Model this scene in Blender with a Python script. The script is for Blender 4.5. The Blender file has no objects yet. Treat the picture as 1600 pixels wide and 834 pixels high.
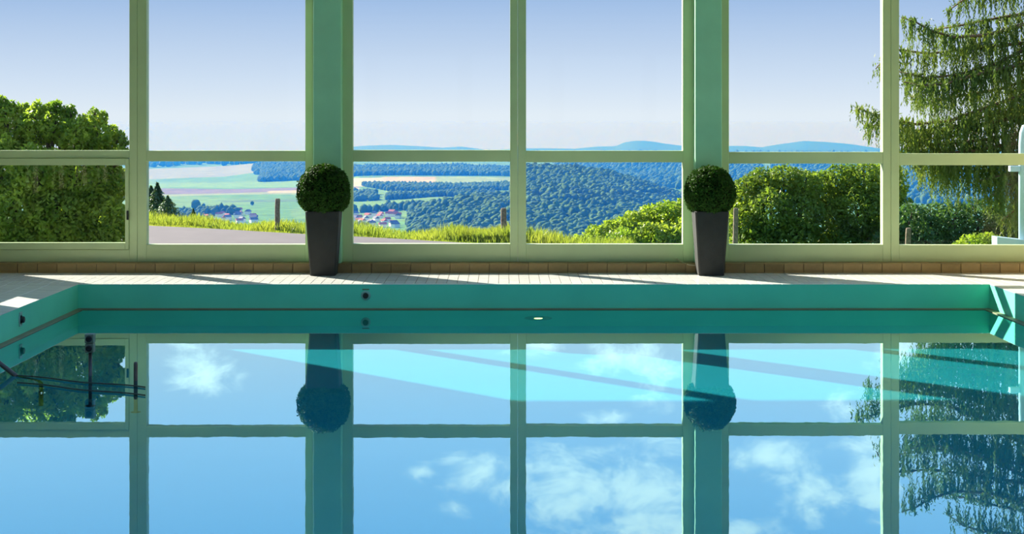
import bpy, bmesh, math, random
import numpy as np
from mathutils import Vector

# ------------------------------------------------------------------ camera, sky, sun, exposure
sc = bpy.context.scene
COL = sc.collection
F, VX, VY, ZC = 2450.0, 785.0, 180.0, 2.324      # focal length in px, vanishing point, eye height over water (z=0)
cam = bpy.data.objects.new('camera', bpy.data.cameras.new('camera')); COL.objects.link(cam)
cam.data.sensor_width = 36.0; cam.data.lens = 36.0 * F / 1600.0
cam.data.shift_x = (800 - VX) / 1600.0; cam.data.shift_y = -(417 - VY) / 1600.0
cam.data.clip_start = 0.05; cam.data.clip_end = 40000
cam.location = (0, 0, ZC); cam.rotation_euler = (math.pi / 2, 0, 0)
sc.camera = cam

sun = bpy.data.lights.new('sun', 'SUN'); sun.energy = 15.0; sun.angle = 0.009; sun.color = (1.0, 0.93, 0.80)
sun_o = bpy.data.objects.new('sun', sun); COL.objects.link(sun_o)
SUN = Vector((.74, -.67, -.50)).normalized()
sun_o.rotation_euler = SUN.to_track_quat('-Z', 'Y').to_euler(); sun_o.location = (-30, 40, 30)
sun.cycles.is_caustics_light = True                # sunlight refracted by the water reaches the pool floor

sc.view_settings.view_transform = 'Standard'; sc.view_settings.look = 'None'
sc.view_settings.exposure = 0.35; sc.view_settings.gamma = 1.0
sc.view_settings.use_curve_mapping = False
cy = sc.cycles
cy.max_bounces = 10; cy.diffuse_bounces = 5; cy.glossy_bounces = 5; cy.transmission_bounces = 8
cy.transparent_max_bounces = 24; cy.volume_bounces = 0
cy.caustics_reflective = False; cy.caustics_refractive = True
cy.sample_clamp_indirect = 6.0

def build_world():
    w = bpy.data.worlds.new('sky'); sc.world = w; w.use_nodes = True
    nt = w.node_tree; nt.nodes.clear(); N = nt.nodes.new; L = nt.links.new
    out = N('ShaderNodeOutputWorld'); bg = N('ShaderNodeBackground'); L(bg.outputs[0], out.inputs[0])
    tc = N('ShaderNodeTexCoord'); sep = N('ShaderNodeSeparateXYZ'); L(tc.outputs['Generated'], sep.inputs[0])
    ramp = N('ShaderNodeValToRGB'); L(sep.outputs[2], ramp.inputs[0])
    stops = [(0.0, (.62, .68, .75)), (.022, (.51, .60, .73)), (.076, (.28, .41, .64)), (.13, (.80, .80, .96)),
             (.19, (.64, .86, 1.22)), (.27, (.46, .82, 1.34)), (.36, (.24, .56, 1.15)), (1.0, (.16, .42, 1.0))]
    r = ramp.color_ramp
    while len(r.elements) < len(stops): r.elements.new(0.5)
    for e, (p, c) in zip(r.elements, stops): e.position = p; e.color = (*c, 1)
    def math_(op, a, b=None, c=None):
        n = N('ShaderNodeMath'); n.operation = op
        for k, v in enumerate((a, b, c)):
            if v is None: continue
            if hasattr(v, 'default_value') or hasattr(v, 'links'): L(v, n.inputs[k])
            else: n.inputs[k].default_value = v
        return n.outputs[0]
    # cloud layer, laid out on the plane the clouds drift on
    ysafe = math_('MAXIMUM', sep.outputs[1], 0.02)
    a = math_('DIVIDE', sep.outputs[0], ysafe); b = math_('DIVIDE', sep.outputs[2], ysafe)
    cmb = N('ShaderNodeCombineXYZ'); L(a, cmb.inputs[0]); L(b, cmb.inputs[1])
    blobs = [(330, 572, 75, 42), (290, 590, 40, 22), (850, 540, 80, 22), (965, 560, 70, 34), (1025, 595, 50, 45), (945, 655, 45, 14), (930, 705, 60, 26),
             (750, 735, 70, 42), (710, 792, 34, 22), (655, 737, 26, 18), (805, 765, 60, 48), (870, 735, 60, 60), (880, 795, 80, 40), (990, 760, 110, 70), (1000, 822, 110, 34),
             (1255, 770, 72, 46), (1195, 715, 75, 34), (1350, 715, 50, 60), (1375, 780, 30, 40), (1320, 640, 42, 32), (1160, 826, 80, 30), (1395, 560, 40, 40)]
    acc = None
    for px, py, rx, ry in blobs:
        s = N('ShaderNodeVectorMath'); s.operation = 'SUBTRACT'; L(cmb.outputs[0], s.inputs[0]); s.inputs[1].default_value = ((px - VX) / F, (py - VY) / F, 0)
        m = N('ShaderNodeVectorMath'); m.operation = 'MULTIPLY'; L(s.outputs[0], m.inputs[0]); m.inputs[1].default_value = (F / rx, F / ry, 0)
        ln = N('ShaderNodeVectorMath'); ln.operation = 'LENGTH'; L(m.outputs[0], ln.inputs[0])
        v = math_('MAXIMUM', math_('SUBTRACT', 1.25, ln.outputs['Value']), 0.0)
        acc = v if acc is None else math_('MAXIMUM', acc, v)
    front = math_('GREATER_THAN', sep.outputs[1], 0.1)
    acc = math_('MULTIPLY', acc, front)
    # the same broken cloud goes on over the rest of the sky
    den = math_('ADD', math_('MAXIMUM', sep.outputs[2], 0.0), 0.12)
    pc = N('ShaderNodeCombineXYZ'); L(math_('DIVIDE', sep.outputs[0], den), pc.inputs[0]); L(math_('DIVIDE', sep.outputs[1], den), pc.inputs[1])
    n0 = N('ShaderNodeTexNoise'); n0.inputs['Scale'].default_value = 1.1; n0.inputs['Detail'].default_value = 2; L(pc.outputs[0], n0.inputs['Vector'])
    far = math_('MULTIPLY', math_('SUBTRACT', n0.outputs[0], .50), 3.0)
    hi = N('ShaderNodeMapRange'); L(sep.outputs[2], hi.inputs[0]); hi.inputs[1].default_value = .27; hi.inputs[2].default_value = .36
    side = N('ShaderNodeMapRange'); L(sep.outputs[1], side.inputs[0]); side.inputs[1].default_value = .86; side.inputs[2].default_value = .78
    lowcut = N('ShaderNodeMapRange'); L(sep.outputs[2], lowcut.inputs[0]); lowcut.inputs[1].default_value = .08; lowcut.inputs[2].default_value = .14
    far = math_('MULTIPLY', math_('MULTIPLY', far, math_('MAXIMUM', hi.outputs[0], side.outputs[0])), lowcut.outputs[0])
    cov = math_('MAXIMUM', acc, far)
    nz = N('ShaderNodeTexNoise'); nz.inputs['Scale'].default_value = 24; nz.inputs['Detail'].default_value = 9; nz.inputs['Roughness'].default_value = .62; nz.inputs['Distortion'].default_value = .4
    st = N('ShaderNodeVectorMath'); st.operation = 'MULTIPLY'; L(tc.outputs['Generated'], st.inputs[0]); st.inputs[1].default_value = (1, 1, 1.7); L(st.outputs[0], nz.inputs['Vector'])
    d = math_('ADD', math_('MULTIPLY', cov, .56), math_('MULTIPLY', math_('SUBTRACT', nz.outputs[0], .5), 2.7))
    cl = N('ShaderNodeMapRange'); cl.interpolation_type = 'SMOOTHSTEP'; L(d, cl.inputs[0]); cl.inputs[1].default_value = .12; cl.inputs[2].default_value = .95
    cl.inputs[4].default_value = .92
    gate = math_('MULTIPLY', cl.outputs[0], math_('GREATER_THAN', cov, 0.001))
    mix = N('ShaderNodeMixRGB'); L(gate, mix.inputs[0]); L(ramp.outputs[0], mix.inputs[1]); mix.inputs[2].default_value = (1.55, 1.55, 1.55, 1)
    L(mix.outputs[0], bg.inputs[0]); bg.inputs[1].default_value = 1.0
build_world()

# ------------------------------------------------------------------ helpers
rng = np.random.default_rng(7); random.seed(7)
def P(px, py, Y): return Vector(((px - VX) / F * Y, Y, ZC - (py - VY) / F * Y))
def PX(px, Y): return (px - VX) / F * Y
def PZ(py, Y): return ZC - (py - VY) / F * Y

def tag(o, label, cat, group=None, kind=None):
    o['label'] = label; o['category'] = cat
    if group: o['group'] = group
    if kind: o['kind'] = kind
    return o
def link(name, me, parent=None, mat=None, loc=None):
    o = bpy.data.objects.new(name, me); COL.objects.link(o)
    if mat is not None and me is not None and not me.materials: me.materials.append(mat)
    if loc is not None: o.location = loc
    if parent is not None: o.parent = parent
    return o
def empty(name, loc=(0, 0, 0)):
    o = bpy.data.objects.new(name, None); COL.objects.link(o); o.location = loc; return o
def bm_mesh(name, bm, smooth=False):
    me = bpy.data.meshes.new(name); bm.normal_update(); bm.to_mesh(me); bm.free()
    if smooth:
        for p in me.polygons: p.use_smooth = True
    return me
def box_bm(bm, a, b, bevel=0.0):
    x0, y0, z0 = a; x1, y1, z1 = b
    v = [bm.verts.new((x, y, z)) for z in (z0, z1) for y in (y0, y1) for x in (x0, x1)]
    fs = [bm.faces.new([v[i] for i in q]) for q in ((0, 2, 3, 1), (4, 5, 7, 6), (0, 1, 5, 4), (2, 6, 7, 3), (0, 4, 6, 2), (1, 3, 7, 5))]
    if bevel:
        es = {e for f in fs for e in f.edges}
        bmesh.ops.bevel(bm, geom=list(es), offset=bevel, segments=1, affect='EDGES', profile=.5)
def box(name, a, b, mat, parent=None, bevel=0.0):
    """box whose origin sits at its base centre"""
    c = Vector(((a[0] + b[0]) / 2, (a[1] + b[1]) / 2, a[2]))
    bm = bmesh.new(); box_bm(bm, Vector(a) - c, Vector(b) - c, bevel)
    o = link(name, bm_mesh(name, bm), None, mat, c)
    if parent is not None:
        o.parent = parent; o.location = c - parent.location
    return o
def tube_bm(bm, pts, r, seg=10, cap=True):
    pts = [Vector(p) for p in pts]; rings = []
    rr = r if hasattr(r, '__len__') else [r] * len(pts)
    for i, p in enumerate(pts):
        t = (pts[min(i + 1, len(pts) - 1)] - pts[max(i - 1, 0)]).normalized()
        u = t.orthogonal().normalized() if i == 0 else (u - t * u.dot(t)).normalized()
        w = t.cross(u)
        rings.append([bm.verts.new(p + (u * math.cos(k * 2 * math.pi / seg) + w * math.sin(k * 2 * math.pi / seg)) * rr[i]) for k in range(seg)])
    for A, B in zip(rings, rings[1:]):
        for k in range(seg): bm.faces.new((A[k], A[(k + 1) % seg], B[(k + 1) % seg], B[k]))
    if cap:
        bm.faces.new(rings[0][::-1]); bm.faces.new(rings[-1])
def lathe_bm(bm, prof, axis='Z', seg=24, c=(0, 0, 0)):
    c = Vector(c); rings = []
    for r, h in prof:
        ring = []
        for k in range(seg):
            t = 2 * math.pi * k / seg
            q = (r * math.cos(t), r * math.sin(t), h) if axis == 'Z' else ((r * math.cos(t), h, r * math.sin(t)) if axis == 'Y' else (h, r * math.cos(t), r * math.sin(t)))
            ring.append(bm.verts.new(c + Vector(q)))
        rings.append(ring)
    for A, B in zip(rings, rings[1:]):
        for k in range(seg): bm.faces.new((A[k], A[(k + 1) % seg], B[(k + 1) % seg], B[k]))
    bm.faces.new(rings[0][::-1]); bm.faces.new(rings[-1])
def np_mesh(name, V, Fc, smooth=False):
    """V (n,3), Fc (m,k) all faces of one size"""
    me = bpy.data.meshes.new(name); k = Fc.shape[1]
    me.vertices.add(len(V)); me.vertices.foreach_set('co', np.ascontiguousarray(V, dtype=np.float32).ravel())
    me.loops.add(Fc.size); me.loops.foreach_set('vertex_index', np.ascontiguousarray(Fc, dtype=np.int32).ravel())
    me.polygons.add(len(Fc)); me.polygons.foreach_set('loop_start', np.arange(0, Fc.size, k, dtype=np.int32))
    if smooth: me.polygons.foreach_set('use_smooth', np.ones(len(Fc), dtype=bool))
    me.update(calc_edges=True); me.validate()
    return me
def color_attr(me, cols):
    at = me.color_attributes.new('Col', 'FLOAT_COLOR', 'POINT')
    at.data.foreach_set('color', np.ascontiguousarray(np.c_[cols, np.ones(len(cols))], dtype=np.float32).ravel())

# ------------------------------------------------------------------ materials
def new_mat(name):
    m = bpy.data.materials.new(name); m.use_nodes = True
    nt = m.node_tree; nt.nodes.clear()
    return m, nt, nt.nodes.new, nt.links.new
def mat(name, col, rough=.5, spec=.5, metal=0.0, vary=.0, vscale=8.0, bump=0.0, bscale=60.0, col2=None, emit=None, obj_rand=0.0):
    m, nt, N, L = new_mat(name)
    out = N('ShaderNodeOutputMaterial'); b = N('ShaderNodeBsdfPrincipled'); L(b.outputs[0], out.inputs[0])
    b.inputs['Roughness'].default_value = rough; b.inputs['Metallic'].default_value = metal; b.inputs['Specular IOR Level'].default_value = spec
    tc = N('ShaderNodeTexCoord')
    n = N('ShaderNodeTexNoise'); n.inputs['Scale'].default_value = vscale; n.inputs['Detail'].default_value = 4; L(tc.outputs['Object'], n.inputs['Vector'])
    mx = N('ShaderNodeMixRGB'); c2 = col2 or tuple(min(1, c * (1 - vary)) for c in col)
    mx.inputs[1].default_value = (*col, 1); mx.inputs[2].default_value = (*c2, 1)
    rp = N('ShaderNodeMapRange'); L(n.outputs[0], rp.inputs[0]); rp.inputs[1].default_value = .35; rp.inputs[2].default_value = .65
    L(rp.outputs[0], mx.inputs[0]); csock = mx.outputs[0]
    if obj_rand:
        oi = N('ShaderNodeObjectInfo'); mr = N('ShaderNodeMapRange'); L(oi.outputs['Random'], mr.inputs[0]); mr.inputs[3].default_value = 1 - obj_rand; mr.inputs[4].default_value = 1 + obj_rand
        hs = N('ShaderNodeHueSaturation'); L(mr.outputs[0], hs.inputs['Value']); L(csock, hs.inputs['Color']); csock = hs.outputs[0]
    L(csock, b.inputs['Base Color'])
    if bump:
        n2 = N('ShaderNodeTexNoise'); n2.inputs['Scale'].default_value = bscale; n2.inputs['Detail'].default_value = 3; L(tc.outputs['Object'], n2.inputs['Vector'])
        bp = N('ShaderNodeBump'); bp.inputs['Strength'].default_value = bump; bp.inputs['Distance'].default_value = .01; L(n2.outputs[0], bp.inputs['Height']); L(bp.outputs[0], b.inputs['Normal'])
    if emit:
        b.inputs['Emission Color'].default_value = (*emit[0], 1); b.inputs['Emission Strength'].default_value = emit[1]
    return m
def leaf_mat(name, col, col2, trans=.45, scale=3.0, rough=.45):
    m, nt, N, L = new_mat(name)
    out = N('ShaderNodeOutputMaterial'); mixs = N('ShaderNodeMixShader'); d = N('ShaderNodeBsdfPrincipled'); t = N('ShaderNodeBsdfTranslucent')
    d.inputs['Roughness'].default_value = rough; d.inputs['Specular IOR Level'].default_value = .12
    tc = N('ShaderNodeTexCoord'); n = N('ShaderNodeTexNoise'); n.inputs['Scale'].default_value = scale; n.inputs['Detail'].default_value = 5; L(tc.outputs['Object'], n.inputs['Vector'])
    rp = N('ShaderNodeMapRange'); L(n.outputs[0], rp.inputs[0]); rp.inputs[1].default_value = .36; rp.inputs[2].default_value = .64
    mx = N('ShaderNodeMixRGB'); mx.inputs[1].default_value = (*col, 1); mx.inputs[2].default_value = (*col2, 1); L(rp.outputs[0], mx.inputs[0])
    L(mx.outputs[0], d.inputs['Base Color'])
    ht = N('ShaderNodeMixRGB'); ht.blend_type = 'MULTIPLY'; ht.inputs[0].default_value = 1; ht.inputs[2].default_value = (1.25, 1.3, .55, 1); L(mx.outputs[0], ht.inputs[1]); L(ht.outputs[0], t.inputs[0])
    mixs.inputs[0].default_value = trans; L(d.outputs[0], mixs.inputs[1]); L(t.outputs[0], mixs.inputs[2]); L(mixs.outputs[0], out.inputs[0])
    return m

M = {}
M['frame'] = mat('painted window frame', (.55, .66, .35), .45, .4, vary=.06, vscale=3, bump=.05, bscale=200)
M['post'] = mat('green painted post', (.38, .74, .49), .5, .35, vary=.10, vscale=2, bump=.08, bscale=160)
M['wall'] = mat('cream plaster', (.78, .72, .55), .85, .2, vary=.06, bump=.15, bscale=90)
M['ceil'] = mat('white ceiling', (.82, .82, .76), .9, .1, vary=.04, bump=.1)
M['grout'] = mat('tile grout', (.22, .15, .09), .9, .2, vary=.2, vscale=14)
M['deck'] = mat('cream deck tile', (.84, .84, .80), .17, .75, vary=.07, vscale=5, bump=.04, bscale=120, obj_rand=.05)
M['curb'] = mat('tan clinker tile', (.31, .205, .075), .5, .4, vary=.25, vscale=7, bump=.12, bscale=80, obj_rand=.14)
M['pool'] = mat('turquoise pool paint', (.16, .82, .55), .55, .25, vary=.10, vscale=1.2, bump=.04, bscale=40)
M['lip'] = mat('overflow lip', (.22, .22, .12), .6, .3, vary=.2, vscale=4)
M['pot'] = mat('anthracite pot', (.021, .022, .019), .75, .4, vary=.25, vscale=9, bump=.15, bscale=180)
M['steel'] = mat('brushed steel', (.10, .09, .08), .35, .5, metal=.7, vary=.2, vscale=20)
M['black'] = mat('black plastic', (.012, .013, .014), .5, .4, vary=.2)
M['plate'] = mat('pale fitting', (.30, .55, .45), .4, .4, vary=.05)
M['white'] = mat('pale blue painted steel', (.42, .58, .66), .45, .4, vary=.05)  # coat of the stand-in post outside
M['cable'] = mat('cream cable', (.62, .55, .36), .5, .3, vary=.05)
M['rope'] = mat('dark rope', (.07, .09, .07), .8, .2, vary=.3, vscale=60)
M['soil'] = mat('dark soil', (.03, .022, .015), .95, .1, vary=.4, vscale=40, bump=.5)
M['lamp'] = mat('lamp lens', (1, .85, .3), .3, .5, emit=((1.0, .78, .22), 9.0))
M['timber'] = mat('weathered timber', (.26, .20, .14), .9, .15, vary=.45, vscale=22, bump=.5, bscale=70)
M['road'] = mat('pale asphalt', (.13, .106, .099), .9, .2, vary=.12, vscale=2.0, bump=.3, bscale=60)
M['bark'] = mat('bark', (.10, .075, .05), .95, .1, vary=.4, vscale=18, bump=.6, bscale=40)
M['bark_red'] = mat('conifer bark', (.20, .12, .07), .95, .1, vary=.4, vscale=18, bump=.6, bscale=40)
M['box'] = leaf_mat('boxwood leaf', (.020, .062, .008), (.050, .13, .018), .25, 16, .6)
M['boxin'] = mat('boxwood dark core', (.012, .022, .006), .95, .1, vary=.4, vscale=30)
M['shrub'] = leaf_mat('shrub leaf', (.12, .20, .03), (.33, .40, .07), .55, 2.6)  # brighter second leaf colour stands in for sunlit leaf spots
M['bush'] = leaf_mat('sunlit bush leaf', (.16, .26, .03), (.29, .35, .055), .5, 1.4)
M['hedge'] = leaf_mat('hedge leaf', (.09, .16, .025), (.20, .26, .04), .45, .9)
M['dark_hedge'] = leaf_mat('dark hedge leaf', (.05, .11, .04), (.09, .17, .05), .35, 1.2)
M['needle'] = leaf_mat('conifer needle', (.075, .12, .03), (.16, .20, .045), .4, 1.3)
M['fir'] = leaf_mat('fir needle', (.05, .10, .05), (.10, .16, .06), .3, 1.0)
M['grass'] = leaf_mat('tall grass', (.19, .25, .04), (.29, .31, .06), .45, .8)
M['forest'] = leaf_mat('woodland crown', (.05, .12, .035), (.10, .19, .045), .40, .02, .9)
M['housew'] = mat('house render', (.80, .76, .70), .9, .1, vary=.05)
M['roof_red'] = mat('red tile roof', (.42, .13, .08), .9, .1, vary=.2, vscale=.5)
M['roof_grey'] = mat('slate roof', (.13, .12, .16), .8, .2, vary=.2, vscale=.5)

def terrain_mat():
    m, nt, N, L = new_mat('meadow and fields')
    out = N('ShaderNodeOutputMaterial'); d = N('ShaderNodeBsdfPrincipled'); d.inputs['Roughness'].default_value = .95; d.inputs['Specular IOR Level'].default_value = .05
    at = N('ShaderNodeVertexColor'); at.layer_name = 'Col'
    tc = N('ShaderNodeTexCoord'); n = N('ShaderNodeTexNoise'); n.inputs['Scale'].default_value = .03; n.inputs['Detail'].default_value = 8; L(tc.outputs['Object'], n.inputs['Vector'])
    rp = N('ShaderNodeMapRange'); L(n.outputs[0], rp.inputs[0]); rp.inputs[1].default_value = .3; rp.inputs[2].default_value = .7; rp.inputs[3].default_value = .38; rp.inputs[4].default_value = .66
    hs = N('ShaderNodeHueSaturation'); L(at.outputs[0], hs.inputs['Color']); L(rp.outputs[0], hs.inputs['Value']); L(hs.outputs[0], d.inputs['Base Color']); L(d.outputs[0], out.inputs[0])
    return m
M['terrain'] = terrain_mat()
def glass_mat():
    m, nt, N, L = new_mat('window glass')
    out = N('ShaderNodeOutputMaterial'); mx = N('ShaderNodeMixShader'); t = N('ShaderNodeBsdfTransparent'); g = N('ShaderNodeBsdfGlossy')
    t.inputs[0].default_value = (.985, .995, .99, 1); g.inputs['Roughness'].default_value = 0.0
    fr = N('ShaderNodeFresnel'); fr.inputs[0].default_value = 1.2
    L(fr.outputs[0], mx.inputs[0]); L(t.outputs[0], mx.inputs[1]); L(g.outputs[0], mx.inputs[2]); L(mx.outputs[0], out.inputs[0])
    return m
M['glass'] = glass_mat()
def water_mats():
    m, nt, N, L = new_mat('pool water')
    out = N('ShaderNodeOutputMaterial'); r = N('ShaderNodeBsdfRefraction'); r.inputs['Roughness'].default_value = 0.0; r.inputs['IOR'].default_value = 1.33
    r.inputs['Color'].default_value = (.55, .97, 1.0, 1); L(r.outputs[0], out.inputs[0])
    m2, nt, N, L = new_mat('water surface sheen')
    out = N('ShaderNodeOutputMaterial'); mx = N('ShaderNodeMixShader'); g = N('ShaderNodeBsdfGlossy'); t = N('ShaderNodeBsdfTransparent')
    g.inputs['Roughness'].default_value = 0.0; g.inputs['Color'].default_value = (.62, .97, 1.0, 1)
    # Schlick reflectance .03 + .95 (1 - cos)^n
    fr = N('ShaderNodeLayerWeight'); fr.inputs['Blend'].default_value = .5
    pw = N('ShaderNodeMath'); pw.operation = 'POWER'; L(fr.outputs['Facing'], pw.inputs[0]); pw.inputs[1].default_value = 3.1
    ma = N('ShaderNodeMath'); ma.operation = 'MULTIPLY_ADD'; L(pw.outputs[0], ma.inputs[0]); ma.inputs[1].default_value = .95; ma.inputs[2].default_value = .03
    tc = N('ShaderNodeTexCoord'); mp = N('ShaderNodeMapping'); mp.inputs['Scale'].default_value = (1.0, .35, 1); L(tc.outputs['Object'], mp.inputs[0])
    n = N('ShaderNodeTexNoise'); n.inputs['Scale'].default_value = 5.5; n.inputs['Detail'].default_value = 2.5; L(mp.outputs[0], n.inputs['Vector'])
    bp = N('ShaderNodeBump'); bp.inputs['Strength'].default_value = .10; bp.inputs['Distance'].default_value = .002; L(n.outputs[0], bp.inputs['Height']); L(bp.outputs[0], g.inputs['Normal'])
    L(ma.outputs[0], mx.inputs[0]); L(t.outputs[0], mx.inputs[1]); L(g.outputs[0], mx.inputs[2]); L(mx.outputs[0], out.inputs[0])
    return m, m2
M['water'], M['sheen'] = water_mats()
def haze_mat():
    m, nt, N, L = new_mat('valley haze')
    out = N('ShaderNodeOutputMaterial'); v = N('ShaderNodeVolumeScatter'); ab = N('ShaderNodeVolumeAbsorption'); ad = N('ShaderNodeAddShader')
    al, tint = (.17, .38, .44), (.04, .26, 1.0)      # share scattered, extinction per channel
    v.inputs['Color'].default_value = (*(a_ * c for a_, c in zip(al, tint)), 1); v.inputs['Density'].default_value = HAZE; v.inputs['Anisotropy'].default_value = .12
    ab.inputs['Color'].default_value = (*(1 - (1 - a_) * c for a_, c in zip(al, tint)), 1); ab.inputs['Density'].default_value = HAZE
    L(v.outputs[0], ad.inputs[0]); L(ab.outputs[0], ad.inputs[1]); L(ad.outputs[0], out.inputs['Volume']); return m
HAZE = 0.00036

# ------------------------------------------------------------------ the room shell
DZ = .299                              # deck height over the water
YE, YC, YF, YP = 18.80, 20.15, 20.37, 20.17    # pool edge, kerb face, window frame face, post face
XL, XR = -5.087, 5.84                  # pool sides
WL, WR, YB, CZ = -6.75, 7.5, -5.0, 4.45        # left wall, right wall, back wall, ceiling
PN = 2.4                               # near end of the pool
KZ = .42                               # top of the tiled kerb
D = 1.35                               # water depth

def struct(o, label, cat): tag(o, label, cat, kind='structure'); return o

bm = bmesh.new()
for a, b in (((WL, YE + .1, .17), (WR, YF + .1, DZ - .006)), ((WL, PN, .17), (XL - .1, YE + .1, DZ - .006)), ((XR + .1, PN, .17), (WR, YE + .1, DZ - .006)), ((WL, YB, .17), (WR, PN, DZ - .006))):
    box_bm(bm, a, b)
floor = struct(link('floor', bm_mesh('floor', bm), None, M['grout']), 'pale tiled pool deck running around the basin', 'floor')

# deck tiles: the largest in view one by one, the others joined
tiles = []
PITCH, J = .126, .006
nx = int((WR - WL) / PITCH)
x_off = PX(611, YC) - PITCH * round(PX(611, YC) / PITCH)
def add_tile(x0, x1, y0, y1): tiles.append((max(x0, WL), min(x1, WR), y0, y1))
rows = [(YE, YE + .095)] + [(YE + .095 + k * .251, YE + .095 + (k + 1) * .251) for k in range(5)]
k0 = int(math.floor(WL / PITCH)) - 1
for (y0, y1) in rows:
    for k in range(k0, k0 + nx + 4):
        x0 = k * PITCH + x_off
        if x0 + PITCH < WL + .03 or x0 > WR - .03: continue
        add_tile(x0, x0 + PITCH, y0, y1)
for side in (0, 1):
    for k in range(int((YE - PN) / .252)):
        y1 = YE - k * .252; y0 = y1 - .252
        if side == 0:
            add_tile(XL - .34, XL, y0, y1)
            for q in range(5): add_tile(XL - .34 - (q + 1) * .252, XL - .34 - q * .252, y0 + (.126 if q % 2 else 0), y1 + (.126 if q % 2 and k else 0))
            add_tile(WL, XL - .34 - 5 * .252, y0, y1)
        else:
            add_tile(XR, XR + .34, y0, y1)
            for q in range(5): add_tile(XR + .34 + q * .252, XR + .34 + (q + 1) * .252, y0, y1)
for k in range(int((PN - YB) / .252)):
    y1 = PN - k * .252
    for q in range(int((WR - WL) / .252)): add_tile(WL + q * .252, WL + (q + 1) * .252, y1 - .252, y1)
def seen_area(t):
    x0, x1, y0, y1 = t; cx, cyy = (x0 + x1) / 2, (y0 + y1) / 2
    if cyy < 5: return 0
    px = VX + F * cx / cyy; py = VY + F * (ZC - DZ) / cyy
    if not (-10 < px < 1610 and py < 834): return 0
    return (x1 - x0) * F / cyy * F * (ZC - DZ) * (1 / y0 - 1 / y1)
order = sorted(range(len(tiles)), key=lambda i: -seen_area(tiles[i]))
ind = [i for i in order[:300] if seen_area(tiles[i]) > 0]
rest = [i for i in range(len(tiles)) if i not in set(ind)]
cache = {}
for i in ind:
    x0, x1, y0, y1 = tiles[i]; w, d_ = round(x1 - x0 - J, 3), round(y1 - y0 - J, 3)
    if (w, d_) not in cache:
        b_ = bmesh.new(); box_bm(b_, (-w / 2, -d_ / 2, -.005), (w / 2, d_ / 2, 0), .0015)
        me = bm_mesh('tile', b_); me.materials.append(M['deck']); cache[(w, d_)] = me
    link('tile', cache[(w, d_)], floor, None, ((x0 + x1) / 2, (y0 + y1) / 2, DZ))
bm = bmesh.new()
for i in rest:
    x0, x1, y0, y1 = tiles[i]; box_bm(bm, (x0 + J / 2, y0 + J / 2, DZ - .005), (x1 - J / 2, y1 - J / 2, DZ))
o = link('tile_field', bm_mesh('tile_field', bm), floor, M['deck']); o['kind'] = 'stuff'

# tiled kerb under the windows
kerb = struct(box('trim_1', (WL, YC + .012, DZ - .1), (WR, YF + .1, KZ - .008), M['grout']), 'low tan tiled kerb below the window front', 'kerb')
KP = .2525; kx0 = PX(611, YC)
b_ = bmesh.new(); box_bm(b_, (-KP / 2 + .004, -.007, 0), (KP / 2 - .004, .007, .104), .002); kt = bm_mesh('tile', b_); kt.materials.append(M['curb'])
b_ = bmesh.new(); box_bm(b_, (-KP / 2 + .002, -.006, -.006), (KP / 2 - .002, YF + .05 - YC, .006), .002); kc = bm_mesh('cap_tile', b_); kc.materials.append(M['curb'])
b_ = bmesh.new(); box_bm(b_, (-KP / 2 + .004, -.02, 0), (KP / 2 - .004, .004, .013), .004); kv = bm_mesh('cove_tile', b_); kv.materials.append(M['curb'])
for k in range(-30, 40):
    x = kx0 + (k + .5) * KP
    if x - KP / 2 < WL or x + KP / 2 > WR: continue
    for nm, me, p in (('tile', kt, (x, YC + .007, DZ + .010)), ('cap_tile', kc, (x, YC + .004, KZ - .005)), ('cove_tile', kv, (x, YC + .002, DZ))):
        o = link(nm, me, kerb); o.location = Vector(p) - kerb.location

# pool basin
def pool(name, a, b, label, bev=0): 
    o = struct(box(name, a, b, M['pool'], None, bev), label, 'pool wall'); o.cycles.is_caustics_receiver = True; return o
pool('wall_pool_far', (XL - .12, YE + .003, -D - .1), (XR + .12, YE + .15, DZ - .0055), 'turquoise far pool wall with the round black inlet')
pool('wall_pool_left', (XL - .12, PN, -D - .1), (XL - .003, YE + .003, DZ - .0055), 'turquoise pool wall below the shaded side of the deck')
pool('wall_pool_right', (XR + .003, PN, -D - .1), (XR + .12, YE + .003, DZ - .0055), 'turquoise pool wall striped by bright sunlight')
pool('wall_pool_near', (XL - .12, PN - .12, -D - .1), (XR + .12, PN, DZ - .0055), 'turquoise pool wall at the near end below the viewer')
M['pool_floor'] = mat('turquoise pool floor', (.05, .44, .50), .6, .25, vary=.06, vscale=.8)
o = pool('floor_pool', (XL - .12, PN - .12, -D - .2), (XR + .12, YE + .15, -D), 'turquoise pool bottom seen through the water'); o['category'] = 'pool floor'; o.data.materials[0] = M['pool_floor']
LIP = .085
bm = bmesh.new()
for a, b in (((XL - .002, YE - LIP, -.05), (XR + .002, YE + .004, .012)), ((XL - .004, PN, -.05), (XL + LIP, YE - LIP, .012)), ((XR - LIP, PN, -.05), (XR + .004, YE - LIP, .012))):
    box_bm(bm, a, b, .004)
o = struct(link('trim_2', bm_mesh('trim_2', bm), None, M['lip']), 'narrow olive overflow lip along the waterline', 'pool edge')

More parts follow.
